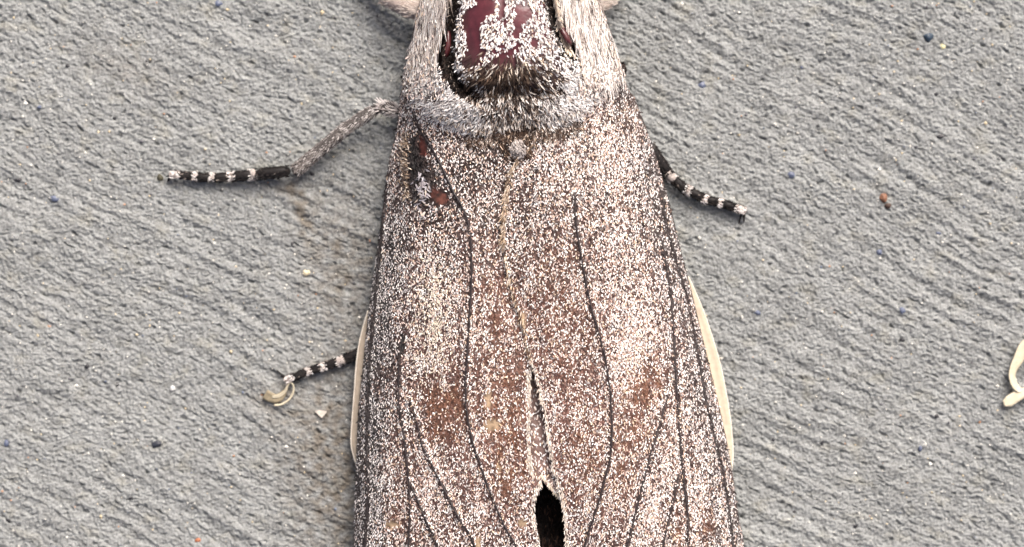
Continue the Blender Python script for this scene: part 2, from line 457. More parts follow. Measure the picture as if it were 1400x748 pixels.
def membrane_col(x, y):
    c = np.zeros(np.shape(x) + (3,)) + np.array([0.062, 0.036, 0.032]) + (0.075 * gauss(x, y, 725, 560, 170, 230) * sstep(280, 420, y))[..., None] * np.array([1.0, .46, .36])
    c = c * (1 + 0.35 * noise(x / 30, y / 45, 53))[..., None]
    bf = np.clip(brown(x, y), 0, 1)[..., None]
    c = c * (1 - 0.85 * bf) + np.array([0.165, 0.075, 0.044]) * 0.85 * bf
    dk = (gauss(x, y, 640, 225, 45, 45) + gauss(x, y, 600, 280, 30, 60) * .6)[..., None]
    dk = np.clip(dk, 0, 1)
    c = c * (1 - 0.6 * dk) + np.array([0.026, 0.016, 0.013]) * 0.6 * dk
    e = edge_band(x, y)[..., None]
    c = c * (1 - 0.85 * e) + np.array([0.038, 0.032, 0.031]) * 0.85 * e
    v = np.exp(-(vein_d(x, y) / 4.5) ** 2)[..., None]
    c = c * (1 - 0.6 * v) + np.array([0.035, 0.028, 0.027]) * 0.6 * v
    for (cx, cy, rx, ry) in CREAM:
        g = np.clip((1.25 - np.sqrt(((x - cx) / rx) ** 2 + ((y - cy) / ry) ** 2) + 0.35 * noise(x / 6, y / 6, 54)) * 2.5, 0, 1)[..., None]
        c = c * (1 - 0.75 * g) + np.array([0.46, 0.34, 0.22]) * 0.75 * g
    # worn rusty windows and the black tear near the left wing base
    for (cx, cy, rx, ry, col) in [(570, 232, 14, 44, (0.014, 0.010, 0.010)), (576, 254, 16, 24, (0.020, 0.015, 0.016)), (584, 246, 16, 30, (0.03, 0.02, 0.018)),
                                  (603, 360, 7, 7, (0.02, 0.012, 0.01)), (551, 470, 4, 12, (0.012, 0.01, 0.01)), (563, 205, 7, 20, (0.014, 0.01, 0.01)), (576, 194, 5, 8, (0.15, 0.04, 0.03)), (580, 205, 5, 8, (0.12, 0.034, 0.026)), (594, 262, 6, 7, (0.13, 0.05, 0.038)), (603, 272, 8, 7, (0.15, 0.058, 0.042))]:
        g = np.clip((1.2 - np.sqrt(((x - cx) / rx) ** 2 + ((y - cy) / ry) ** 2) + 0.75 * noise(x / 8, y / 8, 55)) * 3, 0, 1)[..., None]
        c = c * (1 - g) + np.array(col) * g
    return np.clip(c, 0.003, 1)
BALD = [(577, 198, 7, 11), (598, 267, 8, 8), (569, 228, 15, 44), (578, 252, 18, 32), (600, 268, 13, 12), (551, 470, 3.5, 11)]

def wing(side):
    nv, nu = 330, 90
    y = np.linspace(100, 1060, nv)[:, None] * np.ones((1, nu))
    t = np.linspace(0, 1, nu)[None, :]
    ins = np.clip(132 - y, 0, 50) * 0.7
    if side < 0:
        inner = left_in(y); inner = inner + 1.6 * noise(y / 9, y * 0 + 3.3, 61)
        x = xl(y) + ins + (inner - xl(y) - ins) * t
    else:
        inner = seam(y) + 1.6 * noise(y / 8, y * 0 + 5.3, 62)
        x = inner + (xr(y) - ins - inner) * t
    z = zwing(x, y, side)
    # tucked under the thorax at the base
    z = z - 1.6 * sstep(-8, -30, y - hem(x))
    # worn pits
    if side < 0:
        z = z - 1.2 * gauss(x, y, 571, 238, 11, 36)
    V = P(x, y, z)
    Q = grid_faces(nv, nu)
    o = build('forewing', V.reshape(-1, 3), Q[:, ::-1], None, M_membrane, moth, membrane_col(x, y).reshape(-1, 3))
    m = o.modifiers.new('thickness', 'SOLIDIFY'); m.thickness = 0.00022; m.offset = -1
    return o
wl = wing(-1); wr = wing(1)
wl['label'] = 'left forewing with a worn dark tear near its base'
wr['label'] = 'right forewing overlapping the other along the back'

# veins
for side, wo, vset in ((-1, wl, VL), (1, wr, VR)):
    for vi, v in enumerate(vset):
        c = smooth_line(v, 5)
        x, y = c[:, 0], c[:, 1]
        x = x + 0.9 * noise(y / 14, y * 0 + vi + 0.5, 66)
        z = zwing(x, y, side) + 0.11 + 0.07 * noise(y / 17, y * 0 + vi, 68)
        n = len(x); k = np.linspace(0, 1, n)
        thin = (1.15 if vi in (0,) else 1.0) * (0.55 + 0.45 * sstep(0, 0.12, k)) * (1 + 0.25 * noise(y / 10, y * 0 + .3, 67))
        if vi == 4: thin = thin * 0.8
        Vt, Qt, Tt = tube(P(x, y, z), thin * S * MM, 8)
        build('vein', Vt, Qt, Tt, M_vein, wo)

# wing fold in the slit between the wings
nv, nu = 70, 26
yy = np.linspace(478, 692, nv)[:, None] * np.ones((1, nu))
tt = np.linspace(0, 1, nu)[None, :] * np.ones((nv, 1))
xa = np.interp(yy, [478, 640, 658, 692], [712, 712, 742, 771])
xx = xa + (792 - xa) * tt
low = np.interp(yy, [478, 540, 600, 692], [1.8, 1.2, 0.45, 0.4])
zz = zwing(xx, yy, -1) - low + 0.12 * noise(xx / 9, yy / 30, 71)
cf = np.zeros(xx.shape + (3,)) + np.array([0.17, 0.11, 0.095])
cf *= (1 + 0.3 * noise(xx / 9, yy / 16, 72))[..., None]
fold = build('wing_fold', P(xx, yy, zz).reshape(-1, 3), grid_faces(nv, nu)[:, ::-1], None, M_membrane, wl, cf.reshape(-1, 3))
m = fold.modifiers.new('thickness', 'SOLIDIFY'); m.thickness = 0.0002; m.offset = -1

# ---- shoulder covers
def tegula(side):
    nv, nu = 90, 34
    y = np.linspace(-84, 150, nv)[:, None] * np.ones((1, nu))
    t = np.linspace(0, 1, nu)[None, :] * np.ones((nv, 1))
    if side < 0:
        inn = np.interp(y, [-84, 0, 30, 60, 100, 130, 150], [626, 611, 607, 598, 594, 598, 596])
        a = xl(y); x = a + (inn - a) * t
    else:
        inn = np.interp(y, [-84, 0, 30, 60, 100, 130, 150], [756, 767, 779, 792, 796, 792, 794])
        a = xr(y); x = inn + (a - inn) * t
    yy = np.minimum(y, hem(x) - 6)
    x = np.clip(x, xl(yy) + 1, xr(yy) - 1)
    z = zthorax(x, yy) + 0.25 + 0.15 * noise(x / 20, yy / 40, 75)
    z = z - 0.5 * sstep(-26, -8, y - hem(x)) - 1.0 * sstep(-8, 20, y - hem(x))
    c = np.zeros(x.shape + (3,)) + np.array([0.045, 0.03, 0.026])
    o = build('shoulder_cover', P(x, yy, z).reshape(-1, 3), grid_faces(nv, nu)[:, ::-1], None, M_membrane, moth, c.reshape(-1, 3))
    m = o.modifiers.new('thickness', 'SOLIDIFY'); m.thickness = 0.0004; m.offset = -1
    return o
tl = tegula(-1); tr = tegula(1)

# ------------------------------------------------------------------ scales and hairs (real little flakes and strands)
def jgrid(x0, x1, y0, y1, step):
    gx, gy = np.meshgrid(np.arange(x0, x1, step), np.arange(y0, y1, step))
    x = gx.ravel() + rng.uniform(-.6, .6, gx.size) * step
    y = gy.ravel() + rng.uniform(-.6, .6, gx.size) * step
    return x, y

def flakes(name, parent, x, y, zf, ang, ln, wd, lift, col, mat=None):
    """ang: radians from straight down the picture; sizes px; lift mm"""
    n = len(x)
    a = np.array([0, 0, .42, .42, 1, 1]); b_ = np.array([-.22, .22, .5, -.5, -.2, .2]); b_ = np.array([-.2, .2, .5, -.5, .26, -.26])
    lf = np.array([.10, .10, .62, .62, 1, 1])
    dx, dy = np.sin(ang), np.cos(ang)
    roll = rng.normal(0, 0.10, n)
    bend = rng.normal(0, 0.18, n)
    px = x[:, None] + ln[:, None] * a * dx[:, None] + wd[:, None] * b_ * dy[:, None] + (bend * ln)[:, None] * (a * a) * dy[:, None]
    py = y[:, None] + ln[:, None] * a * dy[:, None] - wd[:, None] * b_ * dx[:, None] - (bend * ln)[:, None] * (a * a) * dx[:, None]
    z0 = zf(x, y)
    xm, ym = x + ln * dx, y + ln * dy
    z1 = zf(xm, ym)
    z1 = np.where(np.abs(z1 - z0) > ln * S * 2.5, z0, z1)
    pz = z0[:, None] + (z1 - z0)[:, None] * a + lift[:, None] * lf + roll[:, None] * b_ + 0.03
    V = P(px, py, pz).reshape(-1, 3)
    base = np.arange(n)[:, None] * 6
    Q = np.concatenate([base + np.array([0, 1, 2, 3]), base + np.array([3, 2, 4, 5])])
    return build(name, V, Q, None, mat or M_scale, parent, np.repeat(col, 6, axis=0), smooth=False, kind='stuff')

def hairs(name, parent, x, y, zf, ang, ln, wd, lift, col, curl=0.25, mat=None):
    n = len(x)
    L_ = np.array([0, .33, .68, 1.0]); W_ = np.array([.8, 1, .8, .15])
    cu = rng.normal(0, curl, n)
    angs = ang[:, None] + cu[:, None] * L_[None, :]
    px = [x]; py = [y]
    for k in range(1, 4):
        d = (L_[k] - L_[k - 1]) * ln
        px.append(px[-1] + d * np.sin(angs[:, k])); py.append(py[-1] + d * np.cos(angs[:, k]))
    px = np.stack(px, 1); py = np.stack(py, 1)
    z0 = zf(x, y)
    pz = []
    for k in range(4):
        zk = zf(px[:, k], py[:, k])
        lim = ln * S * 0.9
        zk = np.clip(zk, z0 - lim, z0 + lim)
        pz.append(zk + lift * math.sin(L_[k] * 2.0) + 0.04)
    pz = np.stack(pz, 1)
    ox = np.cos(angs) * (wd[:, None] * W_) * .5; oy = -np.sin(angs) * (wd[:, None] * W_) * .5
    tw = rng.normal(0, 0.04, n)[:, None]
    A = P(px - ox, py - oy, pz - tw); B = P(px + ox, py + oy, pz + tw)
    V = np.stack([A, B], 2).reshape(-1, 3)     # n,4,2
    base = np.arange(n)[:, None] * 8
    Q = np.concatenate([base + 2 * k + np.array([0, 1, 3, 2]) for k in range(3)])
    c = np.repeat(col, 8, axis=0)
    return build(name, V, Q, None, mat or M_hair, parent, c, smooth=True, kind='stuff')

def mixcol(n, pal, wts, jit=0.12):
    k = rng.choice(len(pal), n, p=np.array(wts) / sum(wts))
    c = np.array(pal)[k] * (1 + rng.normal(0, jit, (n, 1)))
    return np.clip(c, 0.005, 0.9)

WHITE = (0.84, 0.785, 0.745); PINK = (0.72, 0.575, 0.515); TAN = (0.58, 0.445, 0.33); BLUE = (0.72, 0.69, 0.69); GREY = (0.42, 0.39, 0.385)

def coverage(x, y):
    c = 0.57 - 0.07 * gauss(x, y, 725, 520, 120, 220) + 0.17 * noise(x / 24, y / 60, 81) + 0.22 * noise(x / 9, y / 60, 85) + 0.32 * noise(x / 6.5, y / 10, 82) + 0.16 * edge_band(x, y) + 0.12 * sstep(330, 200, y) + 0.13 * sstep(850, 920, x) * sstep(480, 600, y)
    c = c + 0.65 * gauss(x, y, 868, 465, 26, 55, 10) + 0.24 * gauss(x, y, 852, 390, 28, 90) + 0.30 * gauss(x, y, 596, 450, 24, 75) + 0.22 * gauss(x, y, 590, 380, 25, 50)  # first patch paints a glare highlight on the right wing with denser pale flakes
    c = c + 0.30 * gauss(x, y, 960, 680, 12, 55) + 0.30 * gauss(x, y, 590, 650, 16, 60) + 0.25 * gauss(x, y, 880, 700, 20, 50) + 0.2 * gauss(x, y, 840, 210, 30, 80) + 0.2 * gauss(x, y, 520, 700, 14, 60)
    c = c - 0.24 * np.clip(brown(x, y), 0, 1) - 0.38 * gauss(x, y, 595, 558, 22, 40) - 0.30 * gauss(x, y, 625, 556, 12, 36) - 0.34 * gauss(x, y, 884, 540, 12, 50, 8) - 0.45 * gauss(x, y, 965, 722, 9, 22)
    c = c - 0.26 * gauss(x, y, 645, 225, 46, 50) - 0.12 * gauss(x, y, 590, 300, 35, 50) - 0.5 * gauss(x, y, 700, 196, 28, 18) - 0.3 * gauss(x, y, 730, 185, 20, 8)
    c = c - 0.12 * edge_band(x, y)
    d = vein_d(x, y)
    c = c * np.clip((d - 0.8) / 3.0, 0.06, 1) + 0.2 * np.exp(-((d - 5) / 2.5) ** 2)
    for i_, (cx, cy, rx, ry) in enumerate(CREAM + BALD):
        r = np.sqrt(((x - cx) / rx) ** 2 + ((y - cy) / ry) ** 2)
        c = c * sstep(0.5 if i_ < len(CREAM) else 0.85, 1.3, r + 0.3 * noise(x / 5, y / 5, 54))
    return c

def wing_flakes(side, wo):
    if side < 0:
        x, y = jgrid(475, 745, 95, 1055, 1.88)
        ok = (x > xl(y) + 0.5 + 4 * (y < 130)) & (x < np.minimum(left_in(y), np.where(y < 490, seam(y) + 2, 1e4)) - 0.5)
    else:
        x, y = jgrid(680, 1030, 75, 1055, 1.88)
        ok = (x < xr(y) - 0.5 - 4 * (y < 130)) & (x > seam(y) + 0.5)
    ok &= (y > hem(x) - 4 - 10 * rng.random(len(x)) ** 2) | ((np.abs(x - 700) > 85) & (y > hem(x) - 26 + 14 * noise(x / 12, y / 12, 83)))
    x, y = x[ok], y[ok]
    cov = coverage(x, y)
    r = rng.random(len(x))
    keep = r < cov
    e = edge_band(x, y)
    # pale flakes
    xs, ysx, es = x[keep], y[keep], e[keep]
    n = len(xs)
    bz = np.clip(brown(xs, ysx), 0, 1)
    col = mixcol(n, [WHITE, PINK, TAN, GREY, (0.40, 0.27, 0.22)], [0.44, 0.21, 0.08, 0.09, 0.18])
    warm = rng.random(n) < 0.35 * bz
    col[warm] = mixcol(int(warm.sum()), [TAN, PINK], [.6, .4])
    cool = rng.random(n) < 0.75 * es
    col[cool] = mixcol(int(cool.sum()), [BLUE, WHITE, GREY], [.45, .25, .3])
    cr = rng.random(n) < 0.6 * gauss(xs, ysx, 592, 440, 24, 80)
    col[cr] = mixcol(int(cr.sum()), [(0.76, 0.68, 0.56)], [1])
    fan = (xs - (xl(ysx) + xr(ysx)) / 2) / 270 * 0.16
    ang = fan + rng.normal(0, 0.62, n) * (1 - 0.55 * es)
    fine = 1 - 0.28 * es
    ln = rng.uniform(2.3, 4.4, n) * fine; wd = rng.uniform(1.1, 1.9, n) * fine
    lift = rng.uniform(0.04, 0.24, n)
    zf = lambda a, b: zwing(a, b, side)
    flakes('wing_scales', wo, xs, ysx, zf, ang, ln, wd, lift, col)
    # dark and brown flakes filling between
    k2 = (~keep) & (rng.random(len(x)) < 0.8)
    d = np.ones(len(x), bool)
    for (cx, cy, rx, ry) in CREAM + BALD[:2] + BALD[4:5]:
        d &= np.sqrt(((x - cx) / rx) ** 2 + ((y - cy) / ry) ** 2) > 1
    k2 &= d
    xs, ysx = x[k2], y[k2]; n = len(xs)
    col = membrane_col(xs, ysx) * rng.uniform(0.4, 1.5, (n, 1))
    flakes('dark_scales', wo, xs, ysx, zf, rng.normal(0, .5, n), rng.uniform(3, 6, n), rng.uniform(1.5, 2.6, n), rng.uniform(0.02, 0.14, n), col)
wing_flakes(-1, wl); wing_flakes(1, wr)

# flakes on the fold
x, y = jgrid(724, 790, 498, 690, 3.3)
ok = (x < np.interp(y, [478, 692], [770, 790])) & (y < 652 + (x - 742) * 1.25 * (x > 742)) & (rng.random(len(x)) < 0.3 + 0.55 * sstep(585, 660, y))
x, y = x[ok], y[ok]; n = len(x)
zfold = lambda a, b: zwing(a, b, -1) - np.interp(b, [478, 540, 600, 692], [1.8, 1.2, 0.45, 0.4])
flakes('fold_scales', fold, x, y, zfold, rng.normal(0, .5, n), rng.uniform(3, 6, n), rng.uniform(1.5, 2.4, n), rng.uniform(.05, .2, n), mixcol(n, [WHITE, PINK, TAN, GREY], [.35, .3, .15, .2]))

# dark brown fur of the abdomen seen through the slit
x, y = jgrid(708, 800, 630, 900, 2.8); n = len(x)
br = rng.random(n) < (0.05 + 0.6 * sstep(725, 750, y) + 0.25 * gauss(x, y, 755, 690, 12, 14))
ca = mixcol(n, [(0.010, .007, .006), (0.022, .014, .011)], [.6, .4]); ca[br] = mixcol(int(br.sum()), [(0.13, .075, .05), (0.07, .04, .03)], [.4, .6])
hairs('abdomen_fur', body, x, y, lambda a, b: np.interp(b, [600, 700, 900], [6.55, 6.05, 4.65]) + 0 * a, rng.normal(0, .4, n), rng.uniform(6, 12, n), rng.uniform(1, 2, n), rng.uniform(.1, .5, n), ca, .4)

# fringe along the inner edges
def fringe(wo, fx, y0, y1, n, side, pal, wts, ang0, ln0, zside):
    y = rng.uniform(y0, y1, n)
    x = fx(y) + rng.uniform(-1.5, 3.5, n) * side
    hairs('fringe', wo, x, y, lambda a, b: zwing(a, b, zside), ang0 + rng.normal(0, .22, n), rng.uniform(*ln0, n), rng.uniform(.8, 1.5, n), rng.uniform(0.02, .25, n), mixcol(n, pal, wts), 0.3)
fringe(wr, seam, 178, 490, 200, 1, [(0.56, 0.42, 0.29), (0.72, 0.62, 0.52), (0.12, 0.08, 0.055)], [.4, .3, .3], -0.12, (5, 10), 1)
fringe(wr, seam, 185, 335, 300, 1, [(0.46, 0.34, 0.23), (0.60, 0.49, 0.39), (0.10, 0.065, 0.045)], [.4, .3, .3], -0.32, (6, 12), 1)
fringe(wr, seam, 490, 900, 600, 1, [(0.62, 0.54, 0.46), (0.7, 0.64, 0.58)], [.5, .5], -0.05, (4, 8), 1)
fringe(wl, left_in, 500, 880, 600, -1, [(0.62, 0.54, 0.46), (0.7, 0.64, 0.58)], [.5, .5], 0.05, (4, 8), -1)
x = rng.uniform(740, 772, 150)
hairs('fold_fringe', fold, x, 652 + (x - 742) * 1.25 + rng.uniform(-3, 0, 150), zfold, rng.normal(-.2, .3, 150), rng.uniform(3, 6, 150), rng.uniform(.8, 1.4, 150), np.full(150, .1), mixcol(150, [(0.68, .6, .5)], [1]))

# torn patch by the left wing base: tan curled tuft and loose grey scales
n = 330
y = rng.uniform(180, 272, n); x = np.interp(y, [178, 215, 250, 282], [553, 549, 550, 558]) + rng.normal(0, 2.5, n)
zl = lambda a, b: zwing(a, b, -1)
hairs('edge_tuft', wl, x, y, zl, rng.normal(0.95, .35, n), rng.uniform(5, 10, n), rng.uniform(1, 1.9, n), rng.uniform(.2, .7, n), mixcol(n, [(0.34, .25, .18), (0.60, .51, .42), (0.05, 0.035, 0.03)], [.35, .25, .4]), .7)
n = 60
x = rng.normal(576, 5, n); y = rng.normal(264, 16, n)
hairs('loose_scales', wl, x, y, zl, rng.normal(0.2, .8, n), rng.uniform(6, 12, n), rng.uniform(1.4, 2.6, n), rng.uniform(.2, .5, n), mixcol(n, [(0.50, .47, .49), (0.34, .31, .33), (0.6, .5, .42)], [.5, .3, .2]), .5)

# ---- thorax: scales
BALDP = [[(651, -5), (677, -5), (678, 14), (671, 19), (660, 28), (656, 45), (657, 61), (661, 74), (652, 88), (642, 93), (632, 92), (630, 84), (636, 74), (640, 61), (637, 45), (631, 28), (632, 16), (642, 11), (650, 12)],
         [(705, 6), (716, 2), (728, 10), (726, 24), (713, 30), (703, 30)], [(701, 28), (712, 29), (714, 40), (706, 52), (701, 46)], [(682, -6), (691, -6), (691, 22), (682, 22)], [(727, 50), (738, 52), (734, 64), (727, 60)],
         [(705, 53), (712, 56), (708, 65), (703, 62)], [(644, 108), (652, 106), (650, 118), (645, 117)]]
x, y = jgrid(600, 800, -100, 132, 1.9)
ok = np.ones(len(x), bool)
jx = x + 3.2 * noise(x / 7, y / 7, 91); jy = y + 3.2 * noise(x / 7, y / 7, 92)
for p in BALDP: ok &= ~inpoly(jx, jy, p)
dl, dr = pdist(x, y, GRL), pdist(x, y, GRR)
ok &= (dl > 6.5 + 5 * noise(x / 8, y / 8, 93)) & (dr > 5 + 3 * noise(x / 9, y / 9, 93))
gl = np.interp(y, [p[1] for p in GRL], [p[0] for p in GRL]); grx = np.interp(y, [-40, 0, 30, 56, 74, 92, 112, 125], [748, 752, 758, 770, 790, 794, 780, 760])
ok &= (x > gl) & (x < grx)
dark = gauss(x, y, 696, 110, 46, 24) + gauss(x, y, 690, 82, 14, 14)
cv = 0.60 - 0.8 * dark + 0.5 * noise(x / 6, y / 8, 94) - 0.15 * sstep(735, 770, x) * sstep(60, 100, y)
ok &= rng.random(len(x)) < cv
x, y = x[ok], y[ok]; n = len(x)
ang = np.arctan2((x - 690) * 0.6, 60) + rng.normal(0, .45, n)
flakes('thorax_scales', body, x, y, zthorax, ang, rng.uniform(2.6, 5.0, n), rng.uniform(1.2, 2.1, n), rng.uniform(.06, .3, n), mixcol(n, [(0.86, .83, .81), (0.80, .72, .66), GREY, TAN, (.1, .07, .06)], [.6, .17, .09, .06, .08]))

# ---- thorax: hair
def hair_patch(name, parent, box, step, mask, angf, ln, wd, lift, pal, wts, zf=ztop, curl=.25):
    x, y = jgrid(*box, step)
    ok = mask(x, y)
    x, y = x[ok], y[ok]; n = len(x)
    return hairs(name, parent, x, y, zf, angf(x, y) + rng.normal(0, .13, n), rng.uniform(*ln, n), rng.uniform(*wd, n), rng.uniform(*lift, n), mixcol(n, pal, wts, .15), curl)
ztg = lambda a, b: zthorax(a, b) + 0.25
inl = lambda y: np.interp(y, [-84, 0, 30, 60, 100, 130, 150], [628, 612, 608, 598, 594, 594, 594])
inr = lambda y: np.interp(y, [-84, 0, 30, 60, 100, 130, 150], [756, 766, 778, 791, 794, 790, 792])
palT = [(0.66, .59, .545), (0.82, .775, .74), (0.33, .275, .245), (0.07, .055, .05)]
hair_patch('shoulder_hair', tl, (540, 640, -84, 112), 2.5, lambda x, y: (x > xl(y) + 1) & (x < inl(y)) & (y < hem(x) - 14), lambda x, y: -0.10 + 0.0 * x, (18, 36), (.7, 1.2), (.02, .16), palT, [.34, .36, .16, .14], ztg, .14)
hair_patch('shoulder_hair', tr, (750, 880, -84, 112), 2.5, lambda x, y: (x < xr(y) - 1) & (x > inr(y)) & (y < hem(x) - 6), lambda x, y: 0.14 + 0.001 * (x - 800), (18, 36), (.7, 1.2), (.02, .16), palT, [.34, .38, .16, .12], ztg, .14)
# dark fur behind the shield
hair_patch('dark_fur', body, (640, 770, 72, 132), 2.4, lambda x, y: rng.random(len(x)) < 1.3 * gauss(x, y, 697, 108, 42, 22), lambda x, y: np.arctan2(x - 697, 45.0), (8, 18), (1.0, 1.7), (.2, .9), [(0.035, .022, .016), (0.085, .055, .038), (0.50, .41, .33), (0.7, .63, .56)], [.58, .3, .07, .05], zthorax, .35)
# sooty fur lining the grooves
for gl_ in (GRL, GRR):
    c = smooth_line(gl_, 1.0)
    k = rng.integers(0, len(c), 1500); n = 1500
    x = c[k, 0] + rng.normal(0, 3.2, n); y = c[k, 1] + rng.normal(0, 3.2, n)
    hairs('groove_fur', body, x, y, zthorax, rng.normal(0, .6, n), rng.uniform(5, 10, n), rng.uniform(.9, 1.6, n), rng.uniform(.05, .3, n), mixcol(n, [(0.010, .007, .006), (0.03, .02, .016), (.4, .33, .28)], [.66, .3, .04]), .5)
# brown grizzled collar
hair_patch('collar_hair', body, (610, 800, 118, 172), 2.2, lambda x, y: (y < hem(x) - 8) & (y > 122 + 0.0 * x) & (x > 622) & (x < 780) & (rng.random(len(x)) < 1.35 * gauss(x, y, 704, 140, 58, 60)), lambda x, y: (x - 695) / 150.0, (6, 12), (.9, 1.6), (.1, .5), [(0.030, .020, .017), (0.11, .075, .058), (0.50, .42, .36), (0.82, .77, .73)], [.40, .22, .15, .23], zthorax, .5)
# pale hem of the collar
hair_patch('collar_hem', body, (600, 810, 148, 182), 2.1, lambda x, y: np.abs(y - hem(x) + 10) < 8 - 5 * sstep(40, 90, np.abs(x - 705)), lambda x, y: (x - 700) / 190.0, (6, 11), (.9, 1.5), (.1, .4), [(0.80, .74, .68), (0.60, .50, .41), (0.10, .07, .055)], [.45, .25, .30], zthorax, .45)
# white grey tufts both sides
for cx, cy, rx, ry, par, sgn in ((620, 140, 48, 27, tl, -1), (784, 130, 44, 25, tr, 1)):
    ci = -1 if sgn < 0 else 1
    x, y = jgrid(cx - 75, cx + 75, cy - 55, cy + 45, 1.9)
    okm = (rng.random(len(x)) < 1.9 * gauss(x, y, cx, cy, rx, ry, 32 * -sgn)) & (y < hem(x) + 2) & (pdist(x, y, GRL) > 11) & (pdist(x, y, GRR) > 9)
    okm &= ~((x > 634) & (x < 768) & (y < 128)) & ~((x > 668) & (x < 735))
    okm &= (x > xl(y) + 18) & (x < xr(y) - 18)
    x, y = x[okm], y[okm]; n = len(x)
    base = np.arctan2((x - 700) * 0.75, 50.0)
    hairs('pale_tuft', par, x, y, ztop, base + rng.normal(0, .4, n), rng.uniform(6, 12, n), rng.uniform(.7, 1.2, n), rng.uniform(.1, .45, n), mixcol(n, [(0.90, .87, .85), (0.76, .70, .67), (0.40, .35, .33), (0.12, .09, .08)], [.66, .22, .07, .05]), .45)
# outer sooty rim hairs on the shoulders
hair_patch('rim_hair', tl, (535, 575, -40, 120), 3, lambda x, y: (np.abs(x - xl(y) - 9) < 6), lambda x, y: -0.15 + 0 * x, (8, 20), (1, 1.7), (.05, .3), [(0.05, .04, .04), (0.55, .48, .43), (0.7, .65, .6)], [.4, .35, .25], ztg)
hair_patch('rim_hair', tr, (825, 885, -40, 100), 3, lambda x, y: (np.abs(xr(y) - x - 9) < 6), lambda x, y: 0.2 + 0 * x, (8, 20), (1, 1.7), (.05, .3), [(0.05, .04, .04), (0.55, .48, .43), (0.7, .65, .6)], [.35, .4, .25], ztg)
# tan ridge of the right groove
x = np.repeat(np.interp(np.linspace(0, 1, 60), [0, .4, .7, 1], [757, 763, 766, 780]), 6) + rng.normal(0, 1.0, 360)
y = np.repeat(np.interp(np.linspace(0, 1, 60), [0, .4, .7, 1], [-25, 20, 42, 70]), 6)
hairs('groove_ridge', body, x, y, lambda a, b: zthorax(a, b) + 1.2, rng.normal(.2, .3, 360), rng.uniform(5, 10, 360), rng.uniform(1, 1.8, 360), np.full(360, .2), mixcol(360, [(0.62, .5, .38), (0.74, .65, .55)], [.5, .5]))
# glossy maroon flanks next to the grooves
for poly, zo in (([(611, 34), (616, 40), (621, 58), (619, 72), (612, 80), (607, 84), (605, 72), (607, 56)], 0.55), ([(764, 30), (770, 36), (777, 46), (782, 58), (781, 64), (774, 60), (767, 48), (763, 40)], 1.3)):
    p = np.array(poly, float); c0 = p.mean(0)
    rings = [p * k + c0 * (1 - k) for k in (1.0, .8, .5, .2)]
    V = []
    for r, dz in zip(rings, (-0.9, -0.1, 0.15, 0.2)):
        V.append(P(r[:, 0], r[:, 1], np.full(len(r), float(zthorax(c0[0], c0[1]))) + zo + dz))
    V = np.vstack(V + [P(c0[0], c0[1], float(zthorax(c0[0], c0[1])) + zo + .2)[None]])
    k = len(p); Q = grid_faces(4, k, True); T = [(len(V) - 1, 3 * k + i, 3 * k + (i + 1) % k) for i in range(k)]
    o = build('thorax_plate', V, Q, T, M_body, body, np.tile([0.085, .020, .022], (len(V), 1)), {'Rough': np.full(len(V), .25)})
# small grey tuft between the wings behind the collar
n = 500
a = rng.uniform(0, 2 * math.pi, n); r = rng.uniform(13, 25, n)
x = 706 + r * np.cos(a); y = 195 + r * np.sin(a) * .9
hairs('recess_fur', body, x, y, ztop, rng.normal(0, .4, n), rng.uniform(6, 11, n), rng.uniform(1, 1.7, n), rng.uniform(.05, .3, n), mixcol(n, [(0.03, .018, .013), (0.10, .06, .04), (.45, .34, .26)], [.5, .35, .15]), .4)
n = 900
a = rng.uniform(0, 2 * math.pi, n); r = np.sqrt(rng.random(n)) * 11
x = 708 + r * np.cos(a) * .85; y = 203 + r * np.sin(a) * 1.3
hairs('back_tuft', body, x, y, lambda a_, b_: ztop(a_, b_) + 0.5 - 0.004 * ((a_ - 709) ** 2 + (b_ - 203) ** 2) * .6, rng.normal(0, .5, n), rng.uniform(4, 8, n), rng.uniform(.9, 1.6, n), rng.uniform(.05, .3, n), mixcol(n, [(0.66, .61, .58), (0.40, .35, .32), (0.06, .045, .04)], [.4, .28, .32]), .5)
# dark brown hair in the shade under the collar hem
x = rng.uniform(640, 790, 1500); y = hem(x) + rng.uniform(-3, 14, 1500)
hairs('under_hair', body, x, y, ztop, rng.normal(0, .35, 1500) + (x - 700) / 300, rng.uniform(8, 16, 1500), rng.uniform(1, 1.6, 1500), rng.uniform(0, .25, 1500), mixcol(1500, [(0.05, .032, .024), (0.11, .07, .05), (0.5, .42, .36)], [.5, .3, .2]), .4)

# speckling scales on the outer shoulders
for par, x0, x1, sg in ((tl, 540, 612, -1), (tr, 790, 890, 1)):
    x, y = jgrid(x0, x1, -80, 135, 2.6)
    e_ = (x - xl(y)) if sg < 0 else (xr(y) - x)
    ok = (e_ > 1) & (y < hem(x)) & (rng.random(len(x)) < 0.05 + 0.4 * np.exp(-(e_ / 9) ** 2) + 0.7 * sstep(75, 118, y)) & (pdist(x, y, GRL) > 11) & (pdist(x, y, GRR) > 11)
    x, y = x[ok], y[ok]; n = len(x)
    flakes('shoulder_scales', par, x, y, lambda a, b: zthorax(a, b) + 0.45, rng.normal(0.1 * sg, .45, n), rng.uniform(3, 5.5, n), rng.uniform(1.1, 1.8, n), rng.uniform(.05, .25, n), mixcol(n, [WHITE, PINK, TAN, (.06, .045, .045)], [.42, .2, .12, .26]))

